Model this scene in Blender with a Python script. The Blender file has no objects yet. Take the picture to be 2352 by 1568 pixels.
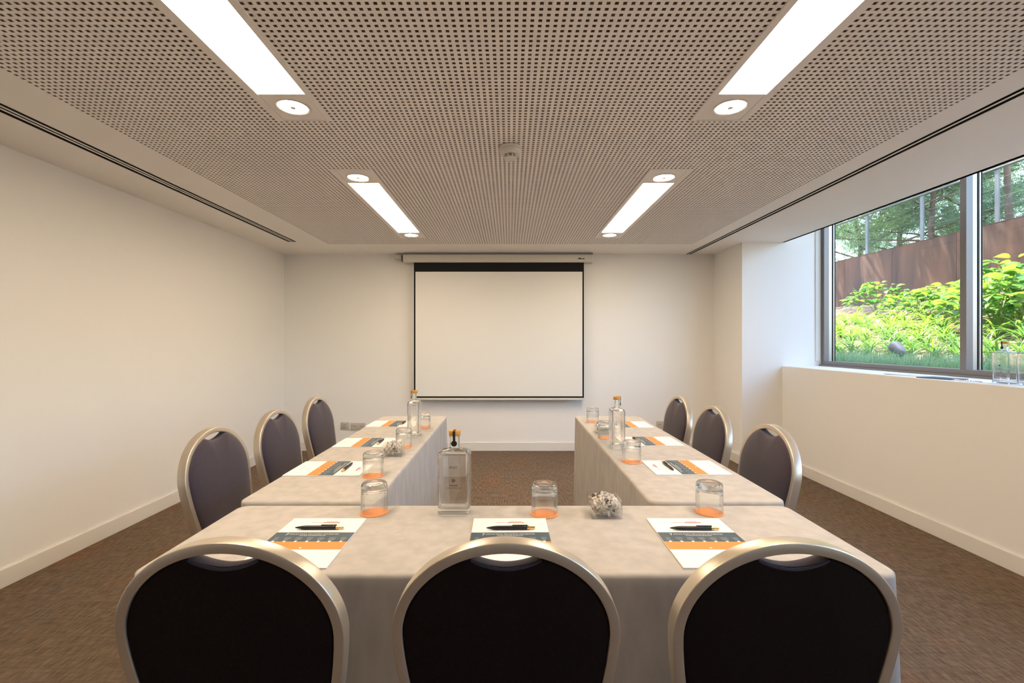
import bpy, bmesh, math, random
import numpy as np
from mathutils import Vector, Matrix, Euler

R = math.radians
random.seed(7)
SC = bpy.context.scene
COL = SC.collection

# ------------------------------------------------------------------ camera
F_PX = 1066.0                    # focal length in pixels of the 2352 px wide frame
CAM_Z = 1.27
cam_d = bpy.data.cameras.new('camera')
cam_d.sensor_width = 36.0
cam_d.lens = F_PX / 2352.0 * 36.0
cam_d.shift_x = 6.0 / 2352.0
cam_d.clip_start = 0.05
cam = bpy.data.objects.new('camera', cam_d)
COL.objects.link(cam)
cam.location = (0, 0, CAM_Z)
cam.rotation_euler = (R(90), 0, 0)
SC.camera = cam

# ------------------------------------------------------------------ world, sun, exposure
world = bpy.data.worlds.new('sky')
SC.world = world
world.use_nodes = True
wn = world.node_tree.nodes
wl = world.node_tree.links
bg = wn['Background']
sky = wn.new('ShaderNodeTexSky')
sky.sky_type = 'NISHITA'
sky.sun_disc = False
sky.sun_elevation = R(68)
sky.sun_rotation = R(325)
sky.air_density = 1.0
sky.dust_density = 2.0
wl.new(sky.outputs[0], bg.inputs[0])
bg.inputs[1].default_value = 1.4

sun_d = bpy.data.lights.new('sun', 'SUN')
sun_d.energy = 26.0
sun_d.angle = R(0.5)
sun_d.color = (1.0, 0.95, 0.86)
sun = bpy.data.objects.new('sun', sun_d)
COL.objects.link(sun)
sun.location = (2, 10, 14)
sun.rotation_euler = Vector((0.21, -0.28, -0.93)).to_track_quat('-Z', 'Y').to_euler()

SC.view_settings.view_transform = 'Standard'
SC.view_settings.look = 'None'
SC.view_settings.gamma = 1.0
SC.view_settings.use_curve_mapping = False
SC.view_settings.exposure = 0.32

PANEL_STRENGTH = 26.0
SPOT_STRENGTH = 30.0
WARM = (1.0, 0.79, 0.55)

# ------------------------------------------------------------------ materials
MATS = {}
def mat(name, color=(0.8, 0.8, 0.8), rough=0.6, metal=0.0, var=0.0, scale=(20, 20, 20), bump=0.0,
        bump_scale=None, spec=0.5, color2=None, sheen=0.0, transl=None, detail=4.0):
    """Principled material; var mixes towards color2 (or a darker tone) by object-space noise."""
    if name in MATS:
        return MATS[name]
    m = bpy.data.materials.new(name)
    m.use_nodes = True
    n, l = m.node_tree.nodes, m.node_tree.links
    p = n['Principled BSDF']
    p.inputs['Base Color'].default_value = (*color, 1)
    p.inputs['Roughness'].default_value = rough
    p.inputs['Metallic'].default_value = metal
    p.inputs['Specular IOR Level'].default_value = spec
    if sheen:
        p.inputs['Sheen Weight'].default_value = sheen
        p.inputs['Sheen Roughness'].default_value = 0.5
    tc = None
    if var or bump:
        tc = n.new('ShaderNodeTexCoord')
    if var:
        mp = n.new('ShaderNodeMapping'); mp.inputs['Scale'].default_value = scale
        nz = n.new('ShaderNodeTexNoise'); nz.inputs['Detail'].default_value = detail
        nz.inputs['Scale'].default_value = 1.0
        rp = n.new('ShaderNodeValToRGB')
        c2 = color2 or tuple(c * (1 - var) for c in color)
        rp.color_ramp.elements[0].position = 0.32
        rp.color_ramp.elements[1].position = 0.68
        rp.color_ramp.elements[0].color = (*c2, 1)
        rp.color_ramp.elements[1].color = (*color, 1)
        l.new(tc.outputs['Object'], mp.inputs[0]); l.new(mp.outputs[0], nz.inputs['Vector'])
        l.new(nz.outputs['Fac'], rp.inputs[0]); l.new(rp.outputs[0], p.inputs['Base Color'])
    if bump:
        mp2 = n.new('ShaderNodeMapping'); mp2.inputs['Scale'].default_value = bump_scale or scale
        nb = n.new('ShaderNodeTexNoise'); nb.inputs['Detail'].default_value = 5.0
        nb.inputs['Scale'].default_value = 1.0
        bn = n.new('ShaderNodeBump'); bn.inputs['Strength'].default_value = bump
        bn.inputs['Distance'].default_value = 0.004
        l.new(tc.outputs['Object'], mp2.inputs[0]); l.new(mp2.outputs[0], nb.inputs['Vector'])
        l.new(nb.outputs['Fac'], bn.inputs['Height']); l.new(bn.outputs[0], p.inputs['Normal'])
    if transl:
        tr = n.new('ShaderNodeBsdfTranslucent'); tr.inputs[0].default_value = (*transl, 1)
        mx = n.new('ShaderNodeMixShader'); mx.inputs[0].default_value = 0.45
        l.new(p.outputs[0], mx.inputs[1]); l.new(tr.outputs[0], mx.inputs[2])
        l.new(mx.outputs[0], n['Material Output'].inputs[0])
    MATS[name] = m
    return m

def emit(name, color, strength):
    m = bpy.data.materials.new(name); m.use_nodes = True
    n, l = m.node_tree.nodes, m.node_tree.links
    n.remove(n['Principled BSDF'])
    e = n.new('ShaderNodeEmission'); e.inputs[0].default_value = (*color, 1); e.inputs[1].default_value = strength
    l.new(e.outputs[0], n['Material Output'].inputs[0])
    return m

def glass(name, color=(1, 1, 1), ior=1.45, rough=0.0):
    m = bpy.data.materials.new(name); m.use_nodes = True
    p = m.node_tree.nodes['Principled BSDF']
    p.inputs['Base Color'].default_value = (*color, 1)
    p.inputs['Roughness'].default_value = rough
    p.inputs['IOR'].default_value = ior
    p.inputs['Transmission Weight'].default_value = 1.0
    return m

def clear(name, color, ior, see):
    """glassware: refracting glass with part of the light passing straight through"""
    m = glass(name, color, ior); n, l = m.node_tree.nodes, m.node_tree.links
    t = n.new('ShaderNodeBsdfTransparent'); t.inputs[0].default_value = (*color, 1)
    mx = n.new('ShaderNodeMixShader'); mx.inputs[0].default_value = see
    l.new(n['Principled BSDF'].outputs[0], mx.inputs[1]); l.new(t.outputs[0], mx.inputs[2])
    l.new(mx.outputs[0], n['Material Output'].inputs[0])
    return m

def pane_glass(name, tint=(0.93, 0.98, 0.96)):
    """thin window glass: clear with a Fresnel reflection, one sheet"""
    m = bpy.data.materials.new(name); m.use_nodes = True
    n, l = m.node_tree.nodes, m.node_tree.links
    n.remove(n['Principled BSDF'])
    t = n.new('ShaderNodeBsdfTransparent'); t.inputs[0].default_value = (*tint, 1)
    g = n.new('ShaderNodeBsdfGlossy'); g.inputs['Roughness'].default_value = 0.0
    f = n.new('ShaderNodeLayerWeight'); f.inputs[0].default_value = 0.5      # Schlick curve on the facing angle
    pw = n.new('ShaderNodeMath'); pw.operation = 'POWER'; pw.inputs[1].default_value = 5.0
    ma = n.new('ShaderNodeMath'); ma.operation = 'MULTIPLY_ADD'; ma.inputs[1].default_value = 0.92; ma.inputs[2].default_value = 0.06
    l.new(f.outputs['Facing'], pw.inputs[0]); l.new(pw.outputs[0], ma.inputs[0])
    mx = n.new('ShaderNodeMixShader')
    l.new(ma.outputs[0], mx.inputs[0]); l.new(t.outputs[0], mx.inputs[1]); l.new(g.outputs[0], mx.inputs[2])
    l.new(mx.outputs[0], n['Material Output'].inputs[0])
    return m

WALL = mat('wall_paint', (0.88, 0.865, 0.84), 0.85, bump=0.04, bump_scale=(60, 60, 60))
CEIL = mat('ceiling_paint', (0.92, 0.89, 0.855), 0.9)
CAVITY = mat('ceiling_cavity', (0.03, 0.022, 0.016), 0.95)
HOLESHADE = mat('hole_wall_shade', (0.34, 0.25, 0.19), 0.95)  # shade inside the ceiling holes, put into the colour of their walls
BASEB = mat('baseboard_paint', (0.80, 0.77, 0.73), 0.5)
SLOT = mat('slot_black', (0.012, 0.011, 0.010), 0.7)
CHAMP = mat('champagne_metal', (0.71, 0.625, 0.51), 0.34, 0.75, var=0.10, scale=(9, 9, 9))
PURPLE = mat('purple_fabric', (0.040, 0.027, 0.045), 0.85, var=0.18, scale=(140, 140, 140), bump=0.35,
             bump_scale=(500, 500, 500), sheen=0.15)
BACKF = mat('black_backing_fabric', (0.018, 0.0105, 0.0085), 0.95, spec=0.1, var=0.25, scale=(160, 160, 160))
CLOTH = mat('tablecloth_linen', (0.50, 0.465, 0.43), 0.92, var=0.15, scale=(26, 26, 9), bump=0.5,
            bump_scale=(16, 16, 7), spec=0.15)
PAPER = mat('pad_paper', (0.86, 0.83, 0.81), 0.6)
SLATE = mat('slate_print', (0.055, 0.085, 0.11), 0.6)
ORANGE = mat('orange_print', (0.86, 0.26, 0.055), 0.6)
WHITEINK = mat('white_print', (0.88, 0.86, 0.84), 0.6)
GREYINK = mat('grey_print', (0.30, 0.31, 0.33), 0.6)
REDINK = mat('red_print', (0.42, 0.13, 0.11), 0.6)
COASTER = mat('coaster_orange', (0.90, 0.32, 0.10), 0.7)
PENBLACK = mat('pen_black', (0.010, 0.009, 0.009), 0.45)
GOLD = mat('pen_gold', (0.80, 0.55, 0.22), 0.3, 0.9)
CORK = mat('stopper_amber', (0.62, 0.30, 0.05), 0.45, var=0.2, scale=(120, 120, 400))
BLACK = mat('black_plastic', (0.008, 0.008, 0.008), 0.5)
GLASS = clear('clear_glass', (0.985, 0.995, 0.99), 1.32, 0.2)
ACRYL = clear('acrylic', (0.99, 0.99, 0.99), 1.45, 0.65)
ETCH = mat('etched_print', (0.11, 0.08, 0.06), 0.8)
SCREENW = mat('screen_fabric', (0.80, 0.79, 0.77), 0.9)
SCREENB = mat('screen_black', (0.006, 0.006, 0.006), 0.9)
CASE = mat('screen_case', (0.66, 0.64, 0.58), 0.5)
WHITEPL = mat('white_plastic', (0.72, 0.69, 0.63), 0.5)
SOCKET = mat('socket_beige', (0.56, 0.52, 0.45), 0.45)
ALU = mat('window_aluminium', (0.235, 0.215, 0.205), 0.42, 0.35)
ALULIT = mat('window_aluminium_pale_lit', (0.52, 0.53, 0.50), 0.3, 0.5)  # paler than the frame: light on the sash edge painted into the colour
GASKET = mat('gasket_black', (0.01, 0.01, 0.01), 0.6)
PANE = pane_glass('window_glass')
WHITESTR = mat('shred_white', (0.90, 0.87, 0.82), 0.8, transl=(0.85, 0.80, 0.72))
FIXTURE = mat('fixture_paint', (0.90, 0.87, 0.84), 0.6)
CHROME = mat('ring_metal', (0.78, 0.72, 0.62), 0.25, 0.8)
PANEL_E = emit('light_panel', WARM, PANEL_STRENGTH)
SPOT_E = emit('spot_lens', (1.0, 0.86, 0.66), SPOT_STRENGTH)
SOIL = mat('soil_litter', (0.22, 0.15, 0.10), 0.95, var=0.6, scale=(9, 9, 9), bump=1.0, bump_scale=(18, 18, 18), detail=10)
LAWN = mat('ground_behind', (0.20, 0.22, 0.10), 0.95, var=0.4, scale=(2, 2, 2))
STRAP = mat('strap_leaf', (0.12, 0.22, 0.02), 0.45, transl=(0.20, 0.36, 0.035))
STRAPSHADE = mat('strap_leaf_dark_shade', (0.05, 0.14, 0.025), 0.45, transl=(0.12, 0.26, 0.035))  # building shade put into the leaf colour near the window; random variation upslope
BROAD = mat('broad_leaf', (0.10, 0.22, 0.02), 0.42, var=0.3, scale=(2, 2, 2), transl=(0.19, 0.37, 0.035))
BROADD = mat('broad_leaf_dark', (0.035, 0.13, 0.025), 0.40, transl=(0.08, 0.24, 0.035))
STEM = mat('green_stem', (0.20, 0.24, 0.08), 0.7)
GRASS = mat('grass_blade', (0.16, 0.28, 0.14), 0.55, transl=(0.28, 0.46, 0.22))
PINE = mat('pine_needles', (0.17, 0.25, 0.15), 0.6, transl=(0.26, 0.38, 0.23))
PINE2 = mat('pine_needles_pale', (0.22, 0.32, 0.14), 0.6, transl=(0.34, 0.47, 0.20))
BARK = mat('pine_bark', (0.20, 0.13, 0.095), 0.9, var=0.5, scale=(6, 6, 2), bump=0.8, bump_scale=(20, 20, 6))
STEELG = mat('railing_steel', (0.10, 0.10, 0.112), 0.5, 0.1)
LAMPG = mat('spotlight_grey', (0.20, 0.185, 0.19), 0.5, 0.2)
FACADE = mat('facade_render', (0.62, 0.60, 0.57), 0.9)

def carpet_material():
    m = bpy.data.materials.new('carpet'); m.use_nodes = True
    n, l = m.node_tree.nodes, m.node_tree.links
    p = n['Principled BSDF']; p.inputs['Roughness'].default_value = 0.97
    p.inputs['Specular IOR Level'].default_value = 0.1
    tc = n.new('ShaderNodeTexCoord')
    def noise(scale, detail, rot=0.0):
        mp = n.new('ShaderNodeMapping'); mp.inputs['Scale'].default_value = scale
        mp.inputs['Rotation'].default_value = (0, 0, rot)
        z = n.new('ShaderNodeTexNoise'); z.inputs['Scale'].default_value = 1.0
        z.inputs['Detail'].default_value = detail; z.inputs['Roughness'].default_value = 0.62
        l.new(tc.outputs['Object'], mp.inputs[0]); l.new(mp.outputs[0], z.inputs['Vector'])
        return z.outputs['Fac']
    def ramp(fac, a, b, ca, cb):
        r = n.new('ShaderNodeValToRGB')
        r.color_ramp.elements[0].position = a; r.color_ramp.elements[1].position = b
        r.color_ramp.elements[0].color = (*ca, 1); r.color_ramp.elements[1].color = (*cb, 1)
        l.new(fac, r.inputs[0]); return r.outputs[0]
    def mix(kind, fac, a, b):
        x = n.new('ShaderNodeMix'); x.data_type = 'RGBA'; x.blend_type = kind
        if isinstance(fac, float): x.inputs[0].default_value = fac
        else: l.new(fac, x.inputs[0])
        for s, k in ((a, 6), (b, 7)):
            if isinstance(s, tuple): x.inputs[k].default_value = (*s, 1)
            else: l.new(s, x.inputs[k])
        return x.outputs[2]
    streak = noise((95, 15, 1), 7)                     # long threads along the room
    cross = noise((10, 70, 1), 6)
    blot = noise((3.2, 1.6, 1), 4)
    blot2 = noise((5, 3.2, 1), 4, 0.4)
    base = ramp(streak, 0.30, 0.72, (0.075, 0.050, 0.034), (0.27, 0.192, 0.130))
    base2 = ramp(cross, 0.32, 0.70, (0.090, 0.066, 0.051), (0.25, 0.195, 0.150))
    c = mix('MIX', 0.30, base, base2)
    rust = ramp(blot, 0.52, 0.70, (0, 0, 0), (1, 1, 1))
    grey = ramp(blot2, 0.50, 0.68, (0, 0, 0), (1, 1, 1))
    rb = n.new('ShaderNodeRGBToBW'); l.new(rust, rb.inputs[0])
    gb = n.new('ShaderNodeRGBToBW'); l.new(grey, gb.inputs[0])
    m1 = n.new('ShaderNodeMath'); m1.operation = 'MULTIPLY'; m1.inputs[1].default_value = 0.42; l.new(rb.outputs[0], m1.inputs[0])
    m2 = n.new('ShaderNodeMath'); m2.operation = 'MULTIPLY'; m2.inputs[1].default_value = 0.5; l.new(gb.outputs[0], m2.inputs[0])
    c = mix('MULTIPLY', m1.outputs[0], c, (1.45, 0.92, 0.58))
    c = mix('MIX', m2.outputs[0], c, mix('MULTIPLY', 1.0, c, (0.95, 1.05, 1.22)))
    l.new(c, p.inputs['Base Color'])
    bn = n.new('ShaderNodeBump'); bn.inputs['Strength'].default_value = 0.6; bn.inputs['Distance'].default_value = 0.004
    l.new(noise((190, 60, 1), 5), bn.inputs['Height']); l.new(bn.outputs[0], p.inputs['Normal'])
    return m
CARPET = carpet_material()

def corten_material():
    m = mat('corten_steel', (0.135, 0.062, 0.036), 0.85, var=0.5, scale=(1.2, 4, 0.7), bump=0.5,
            bump_scale=(40, 40, 8), color2=(0.055, 0.028, 0.020), detail=8)
    return m
CORTEN = corten_material()

# ------------------------------------------------------------------ mesh helpers
class MB:
    def __init__(s):
        s.v = []; s.f = []
    def add(s, verts, faces):
        b = len(s.v)
        s.v += [tuple(p) for p in verts]
        s.f += [tuple(b + i for i in fc) for fc in faces]
        return s
    def box(s, x0, x1, y0, y1, z0, z1, bev=0.0, seg=2):
        if bev <= 0:
            vs = [(x, y, z) for z in (z0, z1) for y in (y0, y1) for x in (x0, x1)]
            return s.add(vs, [(0, 2, 3, 1), (4, 5, 7, 6), (0, 1, 5, 4), (2, 6, 7, 3), (0, 4, 6, 2), (1, 3, 7, 5)])
        bm = bmesh.new()
        bmesh.ops.create_cube(bm, size=1.0)
        for vt in bm.verts:
            vt.co = Vector(((x0 + x1) / 2 + vt.co.x * (x1 - x0), (y0 + y1) / 2 + vt.co.y * (y1 - y0), (z0 + z1) / 2 + vt.co.z * (z1 - z0)))
        bmesh.ops.bevel(bm, geom=bm.edges[:], offset=bev, segments=seg, affect='EDGES', profile=0.5)
        bm.verts.index_update()
        s.add([v.co for v in bm.verts], [[v.index for v in f.verts] for f in bm.faces])
        bm.free(); return s
    def lathe(s, prof, n=32, c=(0, 0, 0), axis='z', close=False):
        """prof: (radius, height) pairs; a radius of 0 makes a pole"""
        b = len(s.v); rings = []
        for r, h in prof:
            if r < 1e-6:
                rings.append([len(s.v)]); s.v.append(s._ax(0, 0, h, c, axis))
            else:
                ring = []
                for i in range(n):
                    a = 2 * math.pi * i / n
                    ring.append(len(s.v)); s.v.append(s._ax(r * math.cos(a), r * math.sin(a), h, c, axis))
                rings.append(ring)
        pairs = list(zip(rings[:-1], rings[1:]))
        if close: pairs.append((rings[-1], rings[0]))
        for A, B in pairs:
            for i in range(n):
                j = (i + 1) % n
                if len(A) == 1 and len(B) == 1: continue
                if len(A) == 1: s.f.append((A[0], B[j], B[i]))
                elif len(B) == 1: s.f.append((A[i], A[j], B[0]))
                else: s.f.append((A[i], A[j], B[j], B[i]))
        return s
    @staticmethod
    def _ax(x, y, h, c, axis):
        if axis == 'z': return (c[0] + x, c[1] + y, c[2] + h)
        if axis == 'x': return (c[0] + h, c[1] + x, c[2] + y)
        return (c[0] + x, c[1] + h, c[2] + y)
    def tube(s, pts, r, n=8, cap=True):
        pts = [Vector(p) for p in pts]
        rr = r if isinstance(r, (list, tuple)) else [r] * len(pts)
        t0 = (pts[1] - pts[0]).normalized()
        up = Vector((0, 0, 1)) if abs(t0.z) < 0.9 else Vector((1, 0, 0))
        nrm = t0.cross(up).normalized()
        rings = []; prev = t0
        for i, p in enumerate(pts):
            t = (pts[min(i + 1, len(pts) - 1)] - pts[max(i - 1, 0)]).normalized()
            q = prev.rotation_difference(t); nrm = q @ nrm; prev = t
            bi = t.cross(nrm).normalized()
            ring = []
            for k in range(n):
                a = 2 * math.pi * k / n
                ring.append(len(s.v)); s.v.append(tuple(p + (nrm * math.cos(a) + bi * math.sin(a)) * rr[i]))
            rings.append(ring)
        for A, B in zip(rings[:-1], rings[1:]):
            for i in range(n):
                j = (i + 1) % n
                s.f.append((A[i], A[j], B[j], B[i]))
        if cap:
            s.f.append(tuple(reversed(rings[0]))); s.f.append(tuple(rings[-1]))
        return s
    def mesh(s, name, m=None, smooth=None):
        me = bpy.data.meshes.new(name)
        me.from_pydata(s.v, [], s.f)
        bm = bmesh.new(); bm.from_mesh(me)
        bmesh.ops.recalc_face_normals(bm, faces=bm.faces); bm.to_mesh(me); bm.free()
        if m: me.materials.append(m)
        if smooth is not None:
            me.polygons.foreach_set('use_smooth', [True] * len(me.polygons))
            me.set_sharp_from_angle(angle=R(smooth))
        me.update(); return me

def link(name, data, parent=None, loc=(0, 0, 0), rot=(0, 0, 0)):
    o = bpy.data.objects.new(name, data)
    COL.objects.link(o)
    o.location = loc; o.rotation_euler = rot
    if parent: o.parent = parent
    return o
def part(name, mb, m, parent=None, smooth=None, loc=(0, 0, 0), rot=(0, 0, 0)):
    return link(name, mb.mesh(name, m, smooth), parent, loc, rot)
def tag(o, label=None, cat=None, group=None, kind=None):
    if label: o['label'] = label
    if cat: o['category'] = cat
    if group: o['group'] = group
    if kind: o['kind'] = kind
    return o
def thing(name, label, cat, loc=(0, 0, 0), rz=0.0, group=None):
    return tag(link(name, None, None, loc, (0, 0, rz)), label, cat, group)
def copy_tree(o, parent=None):
    c = o.copy(); COL.objects.link(c)
    if parent: c.parent = parent
    for ch in list(o.children):
        if ch.name in COL.objects: copy_tree(ch, c)
    return c
def struct(name, mb, m, label=None, parent=None, smooth=None):
    o = part(name, mb, m, parent, smooth)
    if not parent: tag(o, label, None, None, 'structure')
    return o
def placed(proto, used, loc, rz, label, group):
    o = proto if not used else copy_tree(proto)
    o.location = loc; o.rotation_euler = (0, 0, rz)
    tag(o, label, None, group); return o

# ------------------------------------------------------------------ the room
XL, XP, XR, XW = -2.62, 2.38, 2.79, 3.19       # long wall, pier face, parapet face, window plane
YB, YF = 5.40, -2.8                            # screen wall, wall behind
YPIER = 4.75
ZC, ZS, ZA = 2.284, 1.02, 2.75                 # ceiling, sill, alcove ceiling
YNEAR = -2.6                                   # near end of the window alcove

b = MB(); b.box(XL - 0.15, 3.4, YF - 0.15, YB + 0.15, -0.12, 0.0)
struct('floor', b, CARPET, 'brown streaked carpet floor of the meeting room')
b = MB(); b.box(XL - 0.15, XL, YF - 0.15, YB + 0.15, 0, ZC + 0.3)
struct('wall_left', b, WALL, 'blank white wall behind the row of three chairs')
b = MB(); b.box(XL, 3.4, YB, YB + 0.15, 0, ZC + 0.3)
struct('wall_back', b, WALL, 'white wall behind the projection screen')
b = MB(); b.box(XL, 3.4, YF - 0.15, YF, 0, ZC + 0.3)
struct('wall_front', b, WALL, 'white wall facing the projection screen')
b = MB(); b.box(XP, 3.32, YPIER, YB, 0, 3.2, 0.003)
struct('wall_right_pier', b, WALL, 'white projecting wall pier beside the window')
b = MB(); b.box(XR, 3.32, YNEAR, YPIER, 0, ZS, 0.004)
struct('wall_right_parapet', b, WALL, 'low white wall carrying the window sill')
b = MB(); b.box(XR, 3.42, YF - 0.15, YNEAR, 0, 3.2)
struct('wall_right', b, WALL, 'white wall beyond the near end of the window')
b = MB(); b.box(XR, XR + 0.03, YNEAR, YPIER, ZC, ZA + 0.02)
struct('wall_right_fascia', b, WALL, 'fascia of the blind pocket over the window')
b = MB(); b.box(XR, 3.42, YNEAR, YPIER, ZA, ZA + 0.08)
struct('ceiling_alcove', b, WALL, 'white soffit above the window alcove')
b = MB(); b.box(XL - 0.15, 3.42, YF - 0.15, YB + 0.15, 2.83, 3.3)
struct('roof_slab', b, FACADE, 'roof slab over the meeting room')
b = MB(); b.box(3.30, 3.42, YF, YB + 6.0, 3.3, 6.6)
b.box(3.20, 3.32, YB + 0.15, YB + 6.0, 0.3, 3.3)
struct('wall_facade', b, FACADE, 'rendered outside wall of the building')

# baseboards
BH, BT = 0.098, 0.014
def baseb(name, *bx):
    m_ = MB(); m_.box(*bx, 0.003)
    return struct(name, m_, BASEB, None)
tag(baseb('baseboard_left', XL, XL + BT, YF, YB, 0, BH), 'white baseboard along the blank wall')
tag(baseb('baseboard_back', XL + BT, XP - BT, YB - BT, YB, 0, BH), 'white baseboard under the projection screen')
tag(baseb('baseboard_pier', XP - BT, XP, YPIER - BT, YB, 0, BH), 'white baseboard along the wall pier side')
tag(baseb('baseboard_pier_end', XP, XR - BT, YPIER - BT, YPIER, 0, BH), 'white baseboard across the wall pier end')
tag(baseb('baseboard_right', XR - BT, XR, YF, YPIER - BT, 0, BH), 'white baseboard under the window wall')

# ceiling: plain margins, perforated field, air slots
PX0, PX1, PY1 = -1.89, 1.91, 4.83
PITCH, HOLE = 0.025, 0.0118
NX = int(round((PX1 - PX0) / PITCH)); NY = 214
PY0 = PY1 - NY * PITCH
LS0, LS1, LSE = -2.247, -2.169, 4.72            # slot diffuser by the blank wall
RS0, RS1 = 2.056, 2.106                        # slot diffuser by the window
b = MB()
def flat(x0, x1, y0, y1):
    b.add([(x0, y0, ZC), (x1, y0, ZC), (x1, y1, ZC), (x0, y1, ZC)], [(0, 3, 2, 1)])
flat(XL, LS0, YF, YB); flat(LS1, PX0, YF, YB); flat(LS0, LS1, LSE, YB)
flat(PX0, PX1, PY1, YB); flat(PX0, PX1, YF, PY0)
flat(PX1, RS0, YF, YB); flat(RS1, XR + 0.03, YF, YPIER); flat(RS1, XP, YPIER, YB)
ceiling = struct('ceiling', b, CEIL, 'suspended ceiling with square perforations')

FIX = []                                       # fixture rectangles x0,x1,y0,y1
for (fx0, fx1) in ((-1.056, -0.809), (0.829, 1.076)):
    for (fy0, fy1) in ((0.32, 2.13), (2.73, 4.54)):
        FIX.append((fx0, fx1, fy0, fy1))
def perforated():
    vs, fs, mi = [], [], []
    def quad(a, b_, c, d, k=0):
        mi.append(k)
        i = len(vs); vs.extend((a, b_, c, d)); fs.append((i, i + 1, i + 2, i + 3))
    g = (PITCH - HOLE) / 2; D = 0.0125; z0, z1 = ZC, ZC + D
    for i in range(NX + 1):                    # full-length ribs
        xa = PX0 if i == 0 else PX0 + i * PITCH - g
        xb = PX1 if i == NX else PX0 + i * PITCH + g
        quad((xa, PY0, z0), (xa, PY1, z0), (xb, PY1, z0), (xb, PY0, z0))
    for i in range(NX):
        xa, xb = PX0 + i * PITCH + g, PX0 + (i + 1) * PITCH - g
        xc = (xa + xb) / 2
        cols = [f for f in FIX if f[0] - 0.004 < xc < f[1] + 0.004]
        ystart = PY0
        for j in range(NY):
            ya, yb = PY0 + j * PITCH + g, PY0 + (j + 1) * PITCH - g
            yc = (ya + yb) / 2
            if any(f[2] - 0.004 < yc < f[3] + 0.004 for f in cols):
                continue
            quad((xa, ystart, z0), (xa, ya, z0), (xb, ya, z0), (xb, ystart, z0))
            ystart = yb
            quad((xa, ya, z0), (xa, ya, z1), (xb, ya, z1), (xb, ya, z0), 1)
            quad((xb, yb, z0), (xb, yb, z1), (xa, yb, z1), (xa, yb, z0), 1)
            quad((xa, yb, z0), (xa, yb, z1), (xa, ya, z1), (xa, ya, z0), 1)
            quad((xb, ya, z0), (xb, ya, z1), (xb, yb, z1), (xb, yb, z0), 1)
        quad((xa, ystart, z0), (xa, PY1, z0), (xb, PY1, z0), (xb, ystart, z0))
    me = bpy.data.meshes.new('perforated_panel')
    me.from_pydata(vs, [], fs); me.materials.append(CEIL); me.materials.append(HOLESHADE)
    me.polygons.foreach_set('material_index', mi); me.update()
    return me
pp = link('perforated_panel', perforated(), ceiling); pp['kind'] = 'stuff'
b = MB(); b.add([(PX0, PY0, ZC + 0.016), (PX1, PY0, ZC + 0.016), (PX1, PY1, ZC + 0.016), (PX0, PY1, ZC + 0.016)], [(0, 3, 2, 1)])
part('backing_sheet', b, CAVITY, ceiling)

def slot(name, x0, x1, y0, y1, nslot, label):
    t = thing(name, label, 'air vent', ((x0 + x1) / 2, (y0 + y1) / 2, ZC))
    w, L = (x1 - x0) / 2, (y1 - y0) / 2
    m_ = MB(); m_.box(-w, w, -L, L, 0.028, 0.034); m_.box(-w - 0.004, -w, -L, L, 0.0, 0.034); m_.box(w, w + 0.004, -L, L, 0.0, 0.034)
    m_.box(-w, w, L, L + 0.004, 0.0, 0.034)
    part('channel', m_, SLOT, t)
    fin = (x1 - x0) / (nslot * 2.3)
    for k in range(1, nslot):
        xc = -w + (x1 - x0) * k / nslot
        m_ = MB(); m_.box(xc - fin / 2, xc + fin / 2, -L, L, 0.0004, 0.0025)
        part('fin', m_, CEIL, t)
slot('air_slot', LS0, LS1, YF, LSE, 3, 'triple black air slot in the ceiling by the blank wall')
slot('air_slot', RS0, RS1, YF, YB - 0.002, 2, 'double black air slot in the ceiling by the window')

# ------------------------------------------------------------------ ceiling lights
def make_light():
    """local frame: centred, y along the fixture, hanging from z = 0"""
    W, L = 0.2465, 1.81
    t = thing('ceiling_light', 'x', 'ceiling light')
    hw, hl, pw = W / 2, L / 2, 0.0975
    m_ = MB(); vs = []                          # one thin surround, a closed rectangular ring
    for z in (0.0, -0.005):
        for (ax, ay) in ((hw, hl), (pw, hl - 0.008)):
            vs += [(-ax, -ay, z), (ax, -ay, z), (ax, ay, z), (-ax, ay, z)]
    fs = []
    for a in range(4):
        c = (a + 1) % 4
        fs += [(a, c, 4 + c, 4 + a), (8 + a, 12 + a, 12 + c, 8 + c), (a, 8 + a, 8 + c, c), (4 + a, 4 + c, 12 + c, 12 + a)]
    m_.add(vs, fs); part('trim', m_, FIXTURE, t)
    m_ = MB(); m_.box(-pw, pw, -0.67, 0.67, -0.002, -0.0005)
    part('diffuser', m_, PANEL_E, t)
    for s in (-1, 1):
        yc = s * 0.775
        y0, y1 = (0.672, hl - 0.012) if s > 0 else (-hl + 0.012, -0.672)
        m_ = MB(); m_.box(-pw + 0.001, pw - 0.001, y0, y1, -0.004, -0.0005, 0.0008, 1)
        pl = part('end_plate', m_, FIXTURE, t)
        m_ = MB(); m_.lathe([(0.062, 0.0), (0.069, -0.0005), (0.069, -0.003), (0.064, -0.0045), (0.0605, -0.002), (0.0605, 0.0)], 40, (0, yc, -0.0038), close=True)
        part('rim', m_, CHROME, pl, 40)
        m_ = MB(); m_.lathe([(0.0, -0.0015), (0.0605, -0.0015)], 40, (0, yc, -0.0038))
        part('lens', m_, SPOT_E, pl)
        m_ = MB(); m_.lathe([(0.0, -0.007), (0.011, -0.006), (0.013, -0.002)], 16, (0, yc, -0.0038))
        part('centre_cap', m_, CHROME, pl, 40)
    return t
LIGHT = make_light(); used = False
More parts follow.
